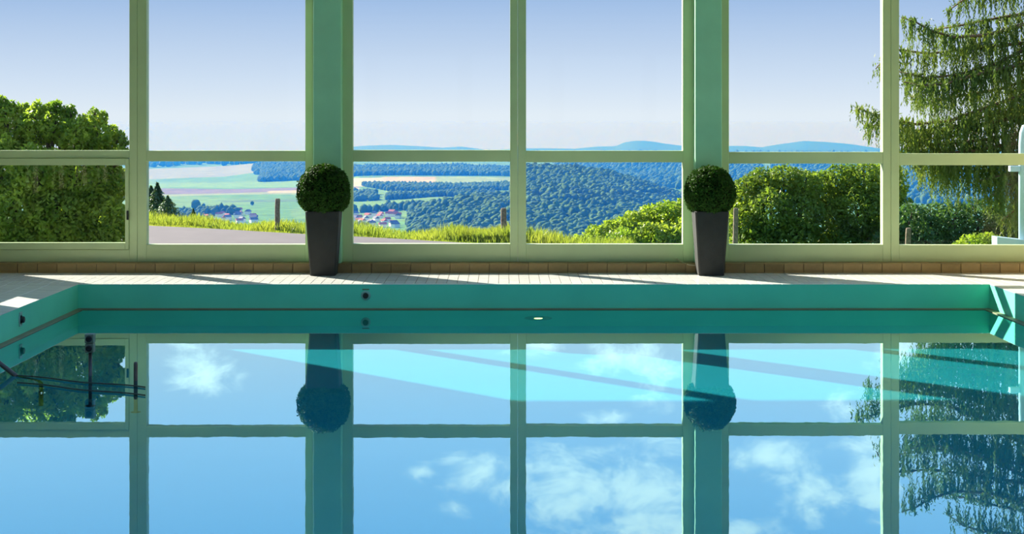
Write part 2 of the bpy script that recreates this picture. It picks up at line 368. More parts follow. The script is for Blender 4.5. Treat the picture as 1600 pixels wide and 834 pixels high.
# water: one sheet, extended unseen under the deck so refracted sun reaches the floor edges
gx, gy = np.linspace(WL + .1, XR - .02, 24), np.linspace(PN, YC - .05, 32)
GX, GY = np.meshgrid(gx, gy); V = np.c_[GX.ravel(), GY.ravel(), np.zeros(GX.size)]
idx = np.arange(GX.size).reshape(GX.shape)
Fc = np.c_[idx[:-1, :-1].ravel(), idx[:-1, 1:].ravel(), idx[1:, 1:].ravel(), idx[1:, :-1].ravel()]
water = tag(link('pool_water', np_mesh('pool_water', V, Fc, True), None, M['water']), 'still turquoise pool water mirroring the windows', 'water', kind='stuff')
water.cycles.is_caustics_caster = True
bm = bmesh.new(); vs = [bm.verts.new(p) for p in ((XL + .02, PN, .003), (XR - .02, PN, .003), (XR - .02, YE - .02, .003), (XL + .02, YE - .02, .003))]; bm.faces.new(vs)
link('water_surface', bm_mesh('water_surface', bm), water, M['sheen'])

# ------------------------------------------------------------------ window front
ZT = 4.05                              # top of the upper panes
HD = 4.25                              # head of the frames
FR = .14                               # frame depth
def window(n, xl, xr, pl, pr, ub, lt, lb, label, sash=None):
    """xl..xr outer frame, pl..pr glass, ub/lt transom edges, lb lower glass edge (photo rows at the frame face)"""
    X = lambda p: PX(p, YF); Z = lambda p: PZ(p, YF)
    w = empty('window_%d' % n, ((X(xl) + X(xr)) / 2, YF, KZ)); struct(w, label, 'window')
    g = .0015
    x0, x1, gl, gr = X(xl) + g, X(xr) - g, X(pl), X(pr)
    box('stile', (x0, YF, KZ), (gl, YF + FR, HD), M['frame'], w, .004); box('stile', (gr, YF, KZ), (x1, YF + FR, HD), M['frame'], w, .004)
    box('bottom_rail', (gl, YF + .002, KZ), (gr, YF + FR, Z(lb)), M['frame'], w, .004)
    box('transom', (gl, YF + .002, Z(lt)), (gr, YF + FR, Z(ub)), M['frame'], w, .004)
    box('head_rail', (gl, YF + .002, ZT), (gr, YF + FR, HD), M['frame'], w, .004)
    yg = YF + .075
    box('pane', (gl - .006, yg, Z(ub) - .006), (gr + .006, yg + .006, ZT + .006), M['glass'], w)
    if not sash:
        box('pane', (gl - .006, yg, Z(lb) - .006), (gr + .006, yg + .006, Z(lt) + .006), M['glass'], w)
    else:
        sl, sr, st, sb = X(sash[0]), X(sash[1]), Z(sash[2]), Z(sash[3])
        s = empty('sash', (0, -.02, 0)); s.parent = w
        off = w.location + s.location
        def sb_(name, a, b, m, bev=.004):
            o = box(name, a, b, m, None, bev); o.location = o.location - off; o.parent = s; return o
        box_ = [(gl + .004, Z(lb) + .004, sl, Z(lt) - .004), (sr, Z(lb) + .004, gr - .004, Z(lt) - .004), (sl, Z(lb) + .004, sr, sb), (sl, st, sr, Z(lt) - .004)]
        for nm, (a0, b0, a1, b1) in zip(('sash_stile', 'sash_stile', 'sash_rail', 'sash_rail'), box_):
            sb_(nm, (a0, YF - .02, b0), (a1, YF + .07, b1), M['frame'])
        sb_('pane', (sl - .006, YF + .03, sb - .006), (sr + .006, YF + .036, st + .006), M['glass'], 0)
        sb_('handle', (X(199), YF - .05, PZ(343, YF)), (X(202), YF - .02, PZ(329, YF)), M['black'], .003)
    return w
window(1, -44, 214.5, -32, 202, 235, 247, 390, 'window bay beside the leafy shrub, with an opening lower sash', sash=(-22, 196, 258, 379))
window(2, 214.5, 489, 229, 477, 235.5, 252, 382, 'window bay looking onto the grey road and striped fields')
window(3, 533, 809, 551, 797, 234.5, 252.5, 381, 'window bay looking onto the valley village')
window(4, 809, 1087, 822, 1067, 235.5, 253.5, 381.5, 'window bay looking onto the blue wooded hill')
window(5, 1127, 1392, 1139, 1379.5, 237.5, 255.5, 382, 'window bay filled below by the clipped green hedge')
window(6, 1392, 1682, 1405, 1668, 240, 258, 383, 'window bay in front of the drooping conifer')
for n, (p0, p1, lab) in enumerate(((489.5, 533, 'tall green post behind the topiary next to the road view'), (1086.5, 1128, 'tall green post behind the topiary beside the hedge')), 3):
    struct(box('trim_%d' % n, (PX(p0, YP), YP, KZ), (PX(p1, YP), YF + FR - .01, CZ), M['post'], None, .006), lab, 'post')

# walls and ceiling
struct(box('wall_front', (WL - .3, YF + .002, HD), (WR + .3, YF + .3, CZ + .3), M['wall']), 'plaster lintel above the window front', 'wall')
def wall_with_openings(name, axis, at, thick, span, zt, openings, z0, z1, label):
    bm = bmesh.new(); s0, s1 = span
    def seg(a, b, lo, hi):
        if b - a < 1e-4 or hi - lo < 1e-4: return
        if axis == 'x': box_bm(bm, (min(at, at + thick), a, lo), (max(at, at + thick), b, hi))
        else: box_bm(bm, (a, min(at, at + thick), lo), (b, max(at, at + thick), hi))
    cur = s0
    for a, b in sorted(openings):
        seg(cur, a, -1.6, zt); seg(a, b, -1.6, z0); seg(a, b, z1, zt); cur = b
    seg(cur, s1, -1.6, zt)
    return struct(link(name, bm_mesh(name, bm), None, M['wall']), label, 'wall')
left_open = [(18.0 - 1.33 * k, 18.99 - 1.33 * k) for k in range(16)]
wall_with_openings('wall_left', 'x', WL, -.28, (YB, YF + .1), CZ, left_open, DZ + .9, DZ + 1.55, 'cream side wall with a row of low window openings')
for k, (a, b) in enumerate(left_open):
    w = empty('window_%d' % (7 + k), (WL - .15, (a + b) / 2, DZ + .9)); struct(w, 'narrow side window, number %d from the window front' % (k + 1), 'window')
    for nm, p, q in (('stile', (WL - .18, a, DZ + .9), (WL - .12, a + .04, DZ + 1.55)), ('stile', (WL - .18, b - .04, DZ + .9), (WL - .12, b, DZ + 1.55)), ('rail', (WL - .18, a + .04, DZ + .9), (WL - .12, b - .04, DZ + .94)), ('rail', (WL - .18, a + .04, DZ + 1.51), (WL - .12, b - .04, DZ + 1.55))):
        box(nm, p, q, M['frame'], w)
    box('pane', (WL - .153, a + .04, DZ + .94), (WL - .147, b - .04, DZ + 1.51), M['glass'], w)
right_open = [(2.0 + 3.2 * k, 4.7 + 3.2 * k) for k in range(5)]  # openings added in the unseen side wall for fill light
o = wall_with_openings('wall_right', 'x', WR, .28, (YB, YF + .1), CZ, right_open, DZ + .5, 4.1, 'sand coloured side wall facing the sun')
o.data.materials[0] = mat('sand plaster', (.50, .42, .28), .85, .2, vary=.06, bump=.15, bscale=90)
wall_with_openings('wall_back', 'y', YB, -.28, (WL, WR), CZ, [(WL + .4 + 2.7 * k, WL + .4 + 2.7 * k + 2.4) for k in range(5)], DZ, 4.1, 'back wall behind the viewer, glazing added for fill light')
for k, (a, b) in enumerate(right_open):
    w = empty('window_%d' % (30 + k), (WR + .15, (a + b) / 2, DZ + .5)); struct(w, 'unseen window added for fill light in the sand coloured side wall, number %d counted from the viewer' % (k + 1), 'window')
    box('pane', (WR + .147, a, DZ + .5), (WR + .153, b, 4.1), M['glass'], w)
    for p, q in ((a, a + .05), (b - .05, b)): box('stile', (WR + .1, p, DZ + .5), (WR + .2, q, 4.1), M['frame'], w)
for k in range(5):  # back windows added out of view to lift the room light
    a = WL + .4 + 2.7 * k; w = empty('window_%d' % (40 + k), (a + 1.2, YB - .15, DZ)); struct(w, 'full height back window added behind the viewer for fill light, number %d along the wall' % (k + 1), 'window')
    box('pane', (a, YB - .153, DZ), (a + 2.4, YB - .147, 4.1), M['glass'], w)
    for p, q in ((a, a + .05), (a + 2.35, a + 2.4)): box('stile', (p, YB - .2, DZ), (q, YB - .1, 4.1), M['frame'], w)
bm = bmesh.new(); RL = [(-4.2 + 3.4 * k, -1.3 + 3.4 * k) for k in range(6)]      # rooflights added out of view to bring in more sky light
cur = YB - .3
for a, b in RL:
    box_bm(bm, (WL - .3, cur, CZ), (WR + .3, a, CZ + .2)); box_bm(bm, (WL - .3, a, CZ), (WL + .6, b, CZ + .2)); box_bm(bm, (WR - .6, a, CZ), (WR + .3, b, CZ + .2)); cur = b
box_bm(bm, (WL - .3, cur, CZ), (WR + .3, YF + .3, CZ + .2))
ceil = struct(link('ceiling', bm_mesh('ceiling', bm), None, M['ceil']), 'white ceiling over the pool hall with rooflights added for fill light', 'ceiling')
for a, b in RL: box('pane', (WL + .6, a, CZ + .1), (WR - .6, b, CZ + .11), M['glass'], ceil)

# ------------------------------------------------------------------ objects in the room
def quads_cloud(C, N_, size, aspect=.5, rngl=rng, up=None):
    """diamond leaves at points C with normals N_, half-lengths size -> V, F"""
    n = len(C); t = rngl.normal(size=(n, 3)) if up is None else up
    u = t - N_ * np.sum(t * N_, 1, keepdims=True); u /= np.linalg.norm(u, axis=1, keepdims=True) + 1e-9
    w = np.cross(N_, u); s = np.asarray(size).reshape(-1, 1) * np.ones((n, 1))
    V = np.stack([C - u * s, C + w * s * aspect, C + u * s, C - w * s * aspect], 1).reshape(-1, 3)
    return V, np.arange(4 * n).reshape(n, 4)
def unit(a): return a / (np.linalg.norm(a, axis=-1, keepdims=True) + 1e-9)

def topiary(cx, cyy, bx, bz_top, rx, rz, label):
    t = tag(empty('potted_topiary', (cx, cyy, DZ)), label, 'potted plant', 'potted topiaries on the deck')
    hb, ht, H = .160, .215, .815
    bm = bmesh.new()
    prof = [(hb - .006, 0.0), (hb, .006), (ht - .002, H - .006), (ht - .006, H), (ht - .022, H), (ht - .03, H - .07)]
    rings = []
    for r, z in prof:
        c = .018
        pts = [(r - c, -r), (r, -r + c), (r, r - c), (r - c, r), (-r + c, r), (-r, r - c), (-r, -r + c), (-r + c, -r)]
        rings.append([bm.verts.new((x, y, z)) for x, y in pts])
    for A, B in zip(rings, rings[1:]):
        for k in range(8): bm.faces.new((A[k], A[(k + 1) % 8], B[(k + 1) % 8], B[k]))
    bm.faces.new(rings[0][::-1])
    link('pot', bm_mesh('pot', bm), t, M['pot'])
    bm = bmesh.new(); s = ht - .028; box_bm(bm, (-s, -s, H - .09), (s, s, H - .06)); link('soil', bm_mesh('soil', bm), t, M['soil'])
    cz = bz_top - DZ - rz
    # dome: round above, gently drawn in below, resting on the pot
    n = 11000
    d = unit(rng.normal(size=(n, 3))); low = d[:, 2] < 0
    rad = np.where(low, 1.0, 1.0) * (1 + .035 * np.sin(d[:, 0] * 9 + 1) * np.sin(d[:, 1] * 8) + rng.normal(0, .022, n))
    S = np.array([rx, rx, rz])
    C = d * S * rad[:, None]
    zmin = H - cz - .01
    C[:, 2] = np.maximum(C[:, 2], zmin + rng.uniform(-.02, .03, n))
    C[low, :2] *= 1.0 + .10 * np.clip(-d[low, 2:3], 0, .6)
    N_ = unit(d + rng.normal(0, .75, (n, 3)))
    V, Fc = quads_cloud(C + np.array([bx, 0, cz]), N_, rng.uniform(.010, .019, n), .55)
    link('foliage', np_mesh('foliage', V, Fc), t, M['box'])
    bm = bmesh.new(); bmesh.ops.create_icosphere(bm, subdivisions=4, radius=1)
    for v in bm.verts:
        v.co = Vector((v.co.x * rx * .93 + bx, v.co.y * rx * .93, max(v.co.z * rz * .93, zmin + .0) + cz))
    link('dark_core', bm_mesh('dark_core', bm, True), t, M['boxin'])  # dark solid core inside the leaf shell
    return t
YPOT = 19.93
topiary(PX(504, YPOT - .16), YPOT, PX(506, YPOT) - PX(504, YPOT - .16), PZ(257, YPOT), .325, .335, 'clipped boxwood ball in a tapered dark pot next to the road view')
topiary(PX(1112, YPOT - .16), YPOT, PX(1109, YPOT) - PX(1112, YPOT - .16), PZ(260, YPOT), .315, .325, 'clipped boxwood ball in a tapered dark pot beside the green hedge')

# inlets in the pool wall: round pale plate, black nozzle, slot plate above
def inlet(loc, face, label):
    t = tag(empty('pool_inlet', loc), label, 'inlet', 'pool wall inlets'); ax = 'Y' if face == 'Y' else 'X'; s = -1 if face == 'Y' else 1
    bm = bmesh.new(); lathe_bm(bm, [(.058, 0), (.058, s * .006), (.05, s * .012), (.034, s * .012)], ax, 28); bmesh.ops.recalc_face_normals(bm, faces=bm.faces); link('plate', bm_mesh('plate', bm), t, M['plate'])
    bm = bmesh.new(); lathe_bm(bm, [(.034, s * .010), (.034, s * .040), (.028, s * .046), (.014, s * .046)], ax, 24); bmesh.ops.recalc_face_normals(bm, faces=bm.faces); link('nozzle', bm_mesh('nozzle', bm, False), t, M['black'])
    bm = bmesh.new()
    if ax == 'Y': box_bm(bm, (-.042, -.006, .066), (.042, 0, .080), .002)
    else: box_bm(bm, (0, -.042, -.07), (.012, .042, .08), .002)
    link('slot_cover', bm_mesh('slot_cover', bm), t, M['lip' if ax == 'Y' else 'plate'])
inlet((PX(571.5, YE), YE + .003, PZ(461.5, YE)), 'Y', 'round black inlet nozzle in the far pool wall')
inlet((XL - .003, 16.55, .168), 'X', 'black inlet nozzle in the shaded side wall of the pool')

# underwater lamp in the far wall
t = tag(empty('underwater_lamp', (.43, YE + .003, -.74)), 'glowing yellow underwater lamp in the far pool wall', 'lamp')
bm = bmesh.new(); lathe_bm(bm, [(.165, 0), (.165, -.02), (.15, -.03), (.055, -.03)], 'Y', 32); bmesh.ops.recalc_face_normals(bm, faces=bm.faces); link('rim', bm_mesh('rim', bm), t, M['black'])
bm = bmesh.new(); lathe_bm(bm, [(.052, -.029), (.050, -.036), (.03, -.044), (.008, -.047)], 'Y', 24); bmesh.ops.recalc_face_normals(bm, faces=bm.faces); link('lens', bm_mesh('lens', bm, True), t, M['lamp'])

# pole with a two-eyed head standing in the water, and a short stump beside it
YW = 13.98; X1 = PX(141, YW)
t = tag(empty('signal_pole', (X1, YW, -D)), 'slim pole with two round dark lenses rising from the water', 'pole')
bm = bmesh.new(); lathe_bm(bm, [(.05, 0), (.05, .01), (.016, .016), (.016, D + .215)], 'Z', 14); link('pole', bm_mesh('pole', bm, True), t, M['steel'])
zb = D + PZ(550, YW); zt_ = D + PZ(521, YW)
bm = bmesh.new(); box_bm(bm, (-.038, -.04, zb), (.038, .035, (zb + zt_) / 2 - .002), .006); box_bm(bm, (-.040, -.042, (zb + zt_) / 2 + .002), (.040, .035, zt_), .006)
h = link('head', bm_mesh('head', bm), t, mat('grey green housing', (.16, .22, .15), .5, .4, vary=.2))
for zc_ in ((zb * .76 + zt_ * .24), (zb * .25 + zt_ * .75)):
    bm = bmesh.new(); lathe_bm(bm, [(.027, -.040), (.027, -.056), (.020, -.060), (.016, -.048)], 'Y', 20, (0, 0, zc_)); bmesh.ops.recalc_face_normals(bm, faces=bm.faces); link('lens', bm_mesh('lens', bm), h, M['black'])
YS = 13.72; t = tag(empty('water_stump', (PX(212, YS), YS, -D)), 'short dark peg just breaking the water surface', 'peg')
bm = bmesh.new(); lathe_bm(bm, [(.045, 0), (.045, .012), (.018, .02), (.018, D + .15), (.014, D + .165), (.004, D + .168)], 'Z', 14); link('peg', bm_mesh('peg', bm, True), t, M['steel'])
# handrail coming down from the deck into the water
t = tag(empty('pool_handrail', (XL - .25, YW, DZ)), 'dark steel handrail slanting down into the water', 'handrail')
P0 = Vector((XL - .25, YW, DZ))
path = [(XL - .25, YW, DZ), (XL - .25, YW, .62), (XL - .22, YW, .70), (XL - .14, YW, .72), (XL - .05, YW, .66), (PX(0, YW), YW, PZ(570, YW) + .012), (PX(25, YW), YW, 0), (PX(60, YW), YW, -.22), (PX(64, YW), YW, -.35), (PX(64, YW), YW, -D)]
bm = bmesh.new(); tube_bm(bm, [Vector(p) - P0 for p in path], .021, 12); link('rail', bm_mesh('rail', bm, True), t, M['steel'])
bm = bmesh.new(); lathe_bm(bm, [(.055, 0), (.055, .008), (.03, .016), (.022, .016)], 'Z', 20); link('base_flange', bm_mesh('base_flange', bm), t, M['steel'])
for (a, b, lab) in (((PX(27, 13.95), 13.93, .012), (PX(226, 13.33), 13.33, .012), 'thin dark rope on the water, the one farther from the viewer'), ((PX(27, 13.56), 13.56, .012), (PX(226, 12.94), 12.94, .012), 'thin dark rope on the water, the one closer to the viewer')):
    a, b = Vector(a), Vector(b); bm = bmesh.new()
    tube_bm(bm, [(b - a) * q + Vector((0, .03 * math.sin(q * 9), 0)) for q in np.linspace(0, 1, 14)], .007, 6)
    tag(link('lane_rope', bm_mesh('lane_rope', bm, True), None, M['rope'], a), lab, 'rope', 'ropes on the water')
# cable at the foot of the post
pts = [P(1057, 404, YF - .01), P(1060, 406.5, YF - .02), P(1068, 410.5, YC + .03), P(1076, 413.5, YC - .012), P(1086, 414.5, YC - .016), P(1100, 415, YC - .016)]
bm = bmesh.new(); tube_bm(bm, [p - pts[-1] for p in pts], .006, 8)
tag(link('cable', bm_mesh('cable', bm, True), None, M['cable'], pts[-1]), 'thin cream cable running down the kerb behind the potted topiary', 'cable')

# ------------------------------------------------------------------ the ground and the valley outside
def road_y(x): return 32.2 - .6575 * (x + 1.1)
def noise2(x, y, s, seed=0):
    r = np.random.default_rng(seed); out = np.zeros_like(x)
    for k in range(7):
        a = r.uniform(0, 2 * math.pi); f_ = s * (1.0 + .55 * k); ph = r.uniform(0, 6.28)
        out += np.sin((x * math.cos(a) + y * math.sin(a)) * f_ + ph) / (1 + .35 * k)
    return out / 3.0
UK = np.array([-2600, -900, 0, 228, 350, 480, 560, 640, 720, 800, 822, 900, 960, 1000, 1060, 1140, 1250, 1345, 1600, 2400, 4200], float)
PROF = [  # distance, photo row of the ground along UK
    (400,  [760] * 21),
    (900,  [560] * 21),
    (1350, [430] * 21),
    (1600, [378, 378, 378, 378, 378, 376, 375, 372, 366, 362, 362, 366, 372, 378, 384, 390, 390, 390, 390, 390, 390]),
    (1900, [350, 350, 350, 350, 350, 350, 350, 345, 335, 330, 328, 330, 340, 350, 362, 372, 372, 372, 372, 372, 372]),
    (2250, [330, 330, 330, 328, 326, 326, 326, 318, 312, 308, 292, 292, 305, 320, 338, 352, 352, 352, 352, 352, 352]),
    (2550, [318, 318, 318, 316, 314, 312, 312, 310, 306, 300, 266, 270, 283, 294, 312, 326, 326, 326, 326, 326, 326]),
    (2700, [312, 312, 312, 310, 308, 307, 306, 305, 303, 298, 262, 266, 278, 288, 306, 318, 318, 318, 318, 318, 318]),
    (3000, [305, 305, 305, 304, 302, 300, 297, 297, 298, 296, 300, 305, 305, 306, 308, 312, 312, 312, 312, 312, 312]),
    (3400, [296, 296, 296, 296, 296, 293, 287, 288, 290, 288, 288, 296, 296, 296, 296, 296, 296, 296, 296, 296, 296]),
    (3800, [288, 288, 288, 289, 288, 286, 277, 276, 276, 278, 279, 284, 284, 284, 282, 280, 280, 280, 280, 280, 280]),
    (4500, [284, 284, 284, 284, 280, 262, 266, 266, 266, 268, 268, 270, 270, 270, 268, 266, 266, 266, 266, 266, 266]),
    (5200, [272, 272, 272, 272, 266, 250, 254, 256, 254, 254, 256, 256, 252, 250, 246, 250, 252, 252, 252, 252, 252]),
    (6500, [250, 250, 250, 250, 250, 248, 246, 246, 246, 246, 246, 246, 246, 246, 246, 246, 246, 246, 246, 246, 246]),
    (9000, [238, 238, 238, 238, 238, 240, 241, 241, 242, 242, 242, 242, 242, 242, 242, 242, 242, 242, 242, 238, 238]),
]
SKY_U = [-2600, -900, 0, 228, 480, 540, 575, 610, 650, 690, 720, 745, 765, 822, 900, 930, 962, 975, 992, 1010, 1040, 1064, 1100, 1140, 1165, 1190, 1215, 1255, 1290, 1330, 1345, 1380, 1450, 1600, 2400, 4200]
SKY_Y = [232, 236, 240, 240, 239, 229.5, 227, 226, 228, 230.5, 228.5, 231.5, 234.5, 231, 232, 229, 228, 222, 219, 219.5, 224, 227, 232, 227.5, 228, 230, 225, 219.5, 221, 224.5, 227, 232, 234, 231, 236, 232]
def terrain_z(x, y):
    """ground height for world x,y (arrays)"""
    x = np.asarray(x, float); y = np.asarray(y, float)
    u = VX + F * x / y
    ys = [np.interp(u, UK, p) for _, p in PROF] + [np.interp(u, SKY_U, SKY_Y)]
    ds = [d for d, _ in PROF] + [11500]
    zs = [ZC - (yy - VY) / F * d for yy, d in zip(ys, ds)]
    zs.append(zs[-1] - 160); ds.append(13500)
    ld = np.log(np.maximum(y, 1)); lk = np.log(np.array(ds))
    z = zs[0].copy()
    for k in range(len(ds) - 1):
        t = np.clip((ld - lk[k]) / (lk[k + 1] - lk[k]), 0, 1); t = t * t * (3 - 2 * t) * .5 + t * .5
        sel = ld >= lk[k]; z = np.where(sel, zs[k] * (1 - t) + zs[k + 1] * t, z)
    roll = noise2(x, y, .0085, 5) * 13 * np.clip((u - 640) / 90, 0, 1) * np.clip((1180 - u) / 90, 0, 1) * np.clip((y - 1450) / 200, 0, 1) * np.clip((2900 - y) / 300, 0, 1)
    z = z + roll
    # near slope: flat shelf by the house, a verge, then the hillside falls away
    beyond = np.maximum(y - (road_y(np.clip(x, -14, 30)) + 2.3), 0)
    near = -.32 - .06 * np.minimum(beyond, 1) - .52 * np.maximum(beyond - .5, 0)
    t = np.clip((y - 60) / 340, 0, 1); t = t * t * (3 - 2 * t)
    return np.where(y < 400, np.maximum(near, -140) * (1 - t) + zs[0] * t, z + noise2(x, y, .006, 3) * np.clip((y - 1300) / 1500, 0, 1) * 2.0)

us = np.r_[np.linspace(-2400, -200, 50), np.linspace(-180, 1780, 330), np.linspace(1800, 4000, 50)]
dsamp = np.r_[np.linspace(20.6, 40, 50), np.geomspace(40.5, 1450, 60), np.geomspace(1460, 6600, 230), np.geomspace(6700, 13400, 40)]
UU, DD = np.meshgrid(us, dsamp); TX = (UU - VX) / F * DD; TY = DD
TX = np.where(DD < 60, TX * 1.0, TX)
TZ = terrain_z(TX.ravel(), TY.ravel()).reshape(TX.shape)
R_ = 2450 * 0 + (VY + F * (ZC - TZ) / DD)                 # photo row of each ground point
col = np.zeros(TX.shape + (3,)); col[:] = (.15, .34, .07)
far_ = DD > 1400
patch = noise2(TX, TY * .6, .0045, 11)
col[far_ & (patch > .25)] = (.20, .37, .08); col[far_ & (patch < -.45)] = (.12, .30, .07)
def field(cond, c): col[cond & far_] = c
left = (UU < 560)
field(left & (DD > 3500) & (DD < 4000), (.24, .44, .07))
field(left & (UU > 230 + (R_ - 296) * 3) & (DD > 2980) & (DD < 3420), (.26, .20, .22))
field(left & (DD > 2840) & (DD < 2980), (.34, .40, .16))
field(left & (DD > 2500) & (DD < 2560) & (UU > 350), (.14, .24, .10))
field((UU > 420) & (UU < 560) & (DD > 2900) & (DD < 3150), (.62, .50, .26))
field((UU > 545) & (UU < 605) & (DD > 3250) & (DD < 3750), (.74, .62, .36))
field((UU >= 600) & (UU < 680) & (DD > 3450) & (DD < 3800), (.66, .50, .26))
field((UU >= 680) & (UU < 830) & (DD > 3450) & (DD < 3800), (.36, .46, .12))
field((UU < 400) & (DD > 4700) & (DD < 5600), (.36, .38, .30))  # field toned greyer, a hazy look put into its colour
field((UU > 1000) & (UU < 1120) & (DD > 3900) & (DD < 4300), (.30, .36, .17))
field((UU > 615) & (UU < 665) & (DD > 5000) & (DD < 5150), (.7, .58, .4))
field(DD > 6700, (.10, .20, .05))
V = np.c_[TX.ravel(), TY.ravel(), TZ.ravel()]; idx = np.arange(TX.size).reshape(TX.shape)
Fc = np.c_[idx[:-1, :-1].ravel(), idx[:-1, 1:].ravel(), idx[1:, 1:].ravel(), idx[1:, :-1].ravel()]
me = np_mesh('terrain', V, Fc, True); color_attr(me, col.reshape(-1, 3))
struct(link('terrain', me, None, M['terrain']), 'hillside meadow falling to the valley fields and far ridges', 'landscape')
bm = bmesh.new()
for a, b in (((-60, -40, -2.0), (WL - .3, 20.62, -.33)), ((WR + .3, -40, -2.0), (60, 20.62, -.33)), ((WL - .3, -40, -2.0), (WR + .3, YB - .3, -.33))): box_bm(bm, a, b)
struct(link('lawn', bm_mesh('lawn', bm), None, mat('lawn', (.12, .22, .05), .95, .1, vary=.3, vscale=.6, bump=.4, bscale=20)), 'lawn around the pool hall', 'lawn')

# road
bm = bmesh.new(); xs = np.linspace(-26, 3, 40)
top, bot = [], []
for x in xs:
    y1 = road_y(x) + .06 * math.sin(x * 1.7); y0 = max(21.5, y1 - 11)
    top.append(bm.verts.new((x, y1, -.27))); bot.append(bm.verts.new((x, y0, -.27)))
for k in range(len(xs) - 1): bm.faces.new((bot[k], bot[k + 1], top[k + 1], top[k]))
r_ = bmesh.ops.extrude_face_region(bm, geom=list(bm.faces)); bmesh.ops.translate(bm, verts=[v for v in r_['geom'] if isinstance(v, bmesh.types.BMVert)], vec=(0, 0, -.12)); bmesh.ops.recalc_face_normals(bm, faces=bm.faces)
struct(link('road', bm_mesh('road', bm), None, M['road']), 'pale grey asphalt road outside the window', 'road')

# grass: short mown edge and taller blades on the verge
def blades(n, xr, off, h, label, name, seed, clump=0):
    r = np.random.default_rng(seed)
    x = r.uniform(*xr, n)
    if clump:
        c = r.uniform(*xr, clump); x = c[r.integers(0, clump, n)] + r.normal(0, .18, n)
    y = road_y(x) + r.uniform(off[0], off[1], n); z = terrain_z(x, y) - .03
    hh = r.uniform(h[0], h[1], n) * (1 + .5 * np.sin(x * 2.3) * np.sin(x * .9 + 1)); a = r.uniform(0, 6.28, n); lean = r.normal(0, .25, (n, 2)); w = r.uniform(.006, .014, n)
    B = np.c_[x, y, z]; side = np.c_[np.cos(a), np.sin(a), 0 * a] * w[:, None]; mid = B + np.c_[lean * (hh * .45)[:, None], hh * .6]; tip = B + np.c_[lean * hh[:, None], hh]
    V = np.stack([B - side, B + side, mid + side * .7, tip, mid - side * .7], 1).reshape(-1, 3)
    return tag(link(name, np_mesh(name, V, np.arange(5 * n).reshape(n, 5)), None, M['grass']), label, 'grass', kind='stuff')
blades(9000, (-11, 2.2), (.02, .5), (.05, .10), 'short yellow-green grass edging the road', 'grass_edge', 1)
blades(16000, (-11, 2.6), (.4, 2.2), (.08, .26), 'tall sunlit grass on the verge behind the road', 'tall_grass', 2)
blades(5000, (-1.3, .05), (.6, 1.9), (.20, .40), 'dense bright grass clump around the weathered fence post', 'grass_clump', 3, 9)

# fence posts on the verge
def fence_post(px, y_, top, w, label, lean=0.0):
    x = PX(px, y_); z0 = float(terrain_z(np.array([x]), np.array([y_]))[0]) - .15; h = PZ(top, y_) - z0
    bm = bmesh.new(); r0 = w / 2 / F * y_
    prof = [(r0 * 1.05, 0), (r0 * 1.08, h * .3), (r0, h * .7), (r0 * .98, h - .03), (r0 * .8, h)]
    lathe_bm(bm, prof, 'Z', 10)
    for v in bm.verts:
        v.co.x += lean * v.co.z + .006 * math.sin(v.co.z * 9); v.co.x *= 1.0
    tag(link('fence_post', bm_mesh('fence_post', bm), None, M['timber'], (x, y_, z0)), label, 'post', 'fence posts on the verge')
fence_post(433.5, 35.4, 310, 8, 'weathered fence post beyond the grey road')
fence_post(789, 32.6, 325, 9, 'weathered fence post next to the bright grass clump', -.04)
fence_post(1148, 29.3, 325, 8, 'pale fence post in front of the green hedge', .02)
fence_post(1419, 27.3, 356, 9, 'short fence post below the drooping conifer')

# ------------------------------------------------------------------ shrubs and trees near the house
def leaf_cloud(blobs, density, leaf, seed, shell=.55, aspect=.5):
    """leaves spread through the outer shell of a set of ellipsoids (cx,cy,cz,rx,ry,rz)"""
    r = np.random.default_rng(seed); Cs, Ns = [], []
    for (cx, cyy, cz, rx, ry, rz) in blobs:
        n = int(density * (rx * ry + ry * rz + rx * rz)); d = unit(r.normal(size=(n, 3)))
        rad = (shell + (1 - shell) * r.uniform(0, 1, n) ** .6) * (1 + .10 * np.sin(d[:, 0] * 7 + cx * 5) * np.sin(d[:, 2] * 6 + cz * 3))
        Cs.append(d * rad[:, None] * np.array([rx, ry, rz]) + np.array([cx, cyy, cz])); Ns.append(unit(d * .5 + r.normal(0, .7, (n, 3))))
    C, Nn = np.concatenate(Cs), np.concatenate(Ns)
    return quads_cloud(C, Nn, r.uniform(leaf * .6, leaf * 1.3, len(C)), aspect, r)
def woody(name, base, blobs, density, leaf, lmat, bmat, label, cat, seed, group=None, shell=.55, trunk_r=.07, core=True):
    t = tag(empty(name, base), label, cat, group); B = Vector(base)
    bl = [(b[0] - B.x, b[1] - B.y, b[2] - B.z, b[3], b[4], b[5]) for b in blobs]
    V, Fc = leaf_cloud(bl, density, leaf, seed, shell); link('foliage', np_mesh('foliage', V, Fc), t, lmat)
    bm = bmesh.new(); r = random.Random(seed)
    for k, b in enumerate(bl):
        e = Vector(b[:3]); s = Vector((r.uniform(-.1, .1), r.uniform(-.1, .1), 0))
        m = s.lerp(e, .5) + Vector((r.uniform(-.15, .15), r.uniform(-.15, .15), -.1 * e.z * 0))
        tube_bm(bm, [s, m, e, e + Vector((r.uniform(-.3, .3) * b[3], r.uniform(-.3, .3) * b[4], .7 * b[5]))], [trunk_r, trunk_r * .7, trunk_r * .4, trunk_r * .12], 6)
    link('stems', bm_mesh('stems', bm, True), t, bmat)
    return t
def blob_px(px, py, Y, rp, ry=None, rzp=None):
    s = Y / F; c = P(px, py, Y); return (c.x, c.y, c.z, rp * s, ry if ry else rp * s, (rzp if rzp else rp) * s)

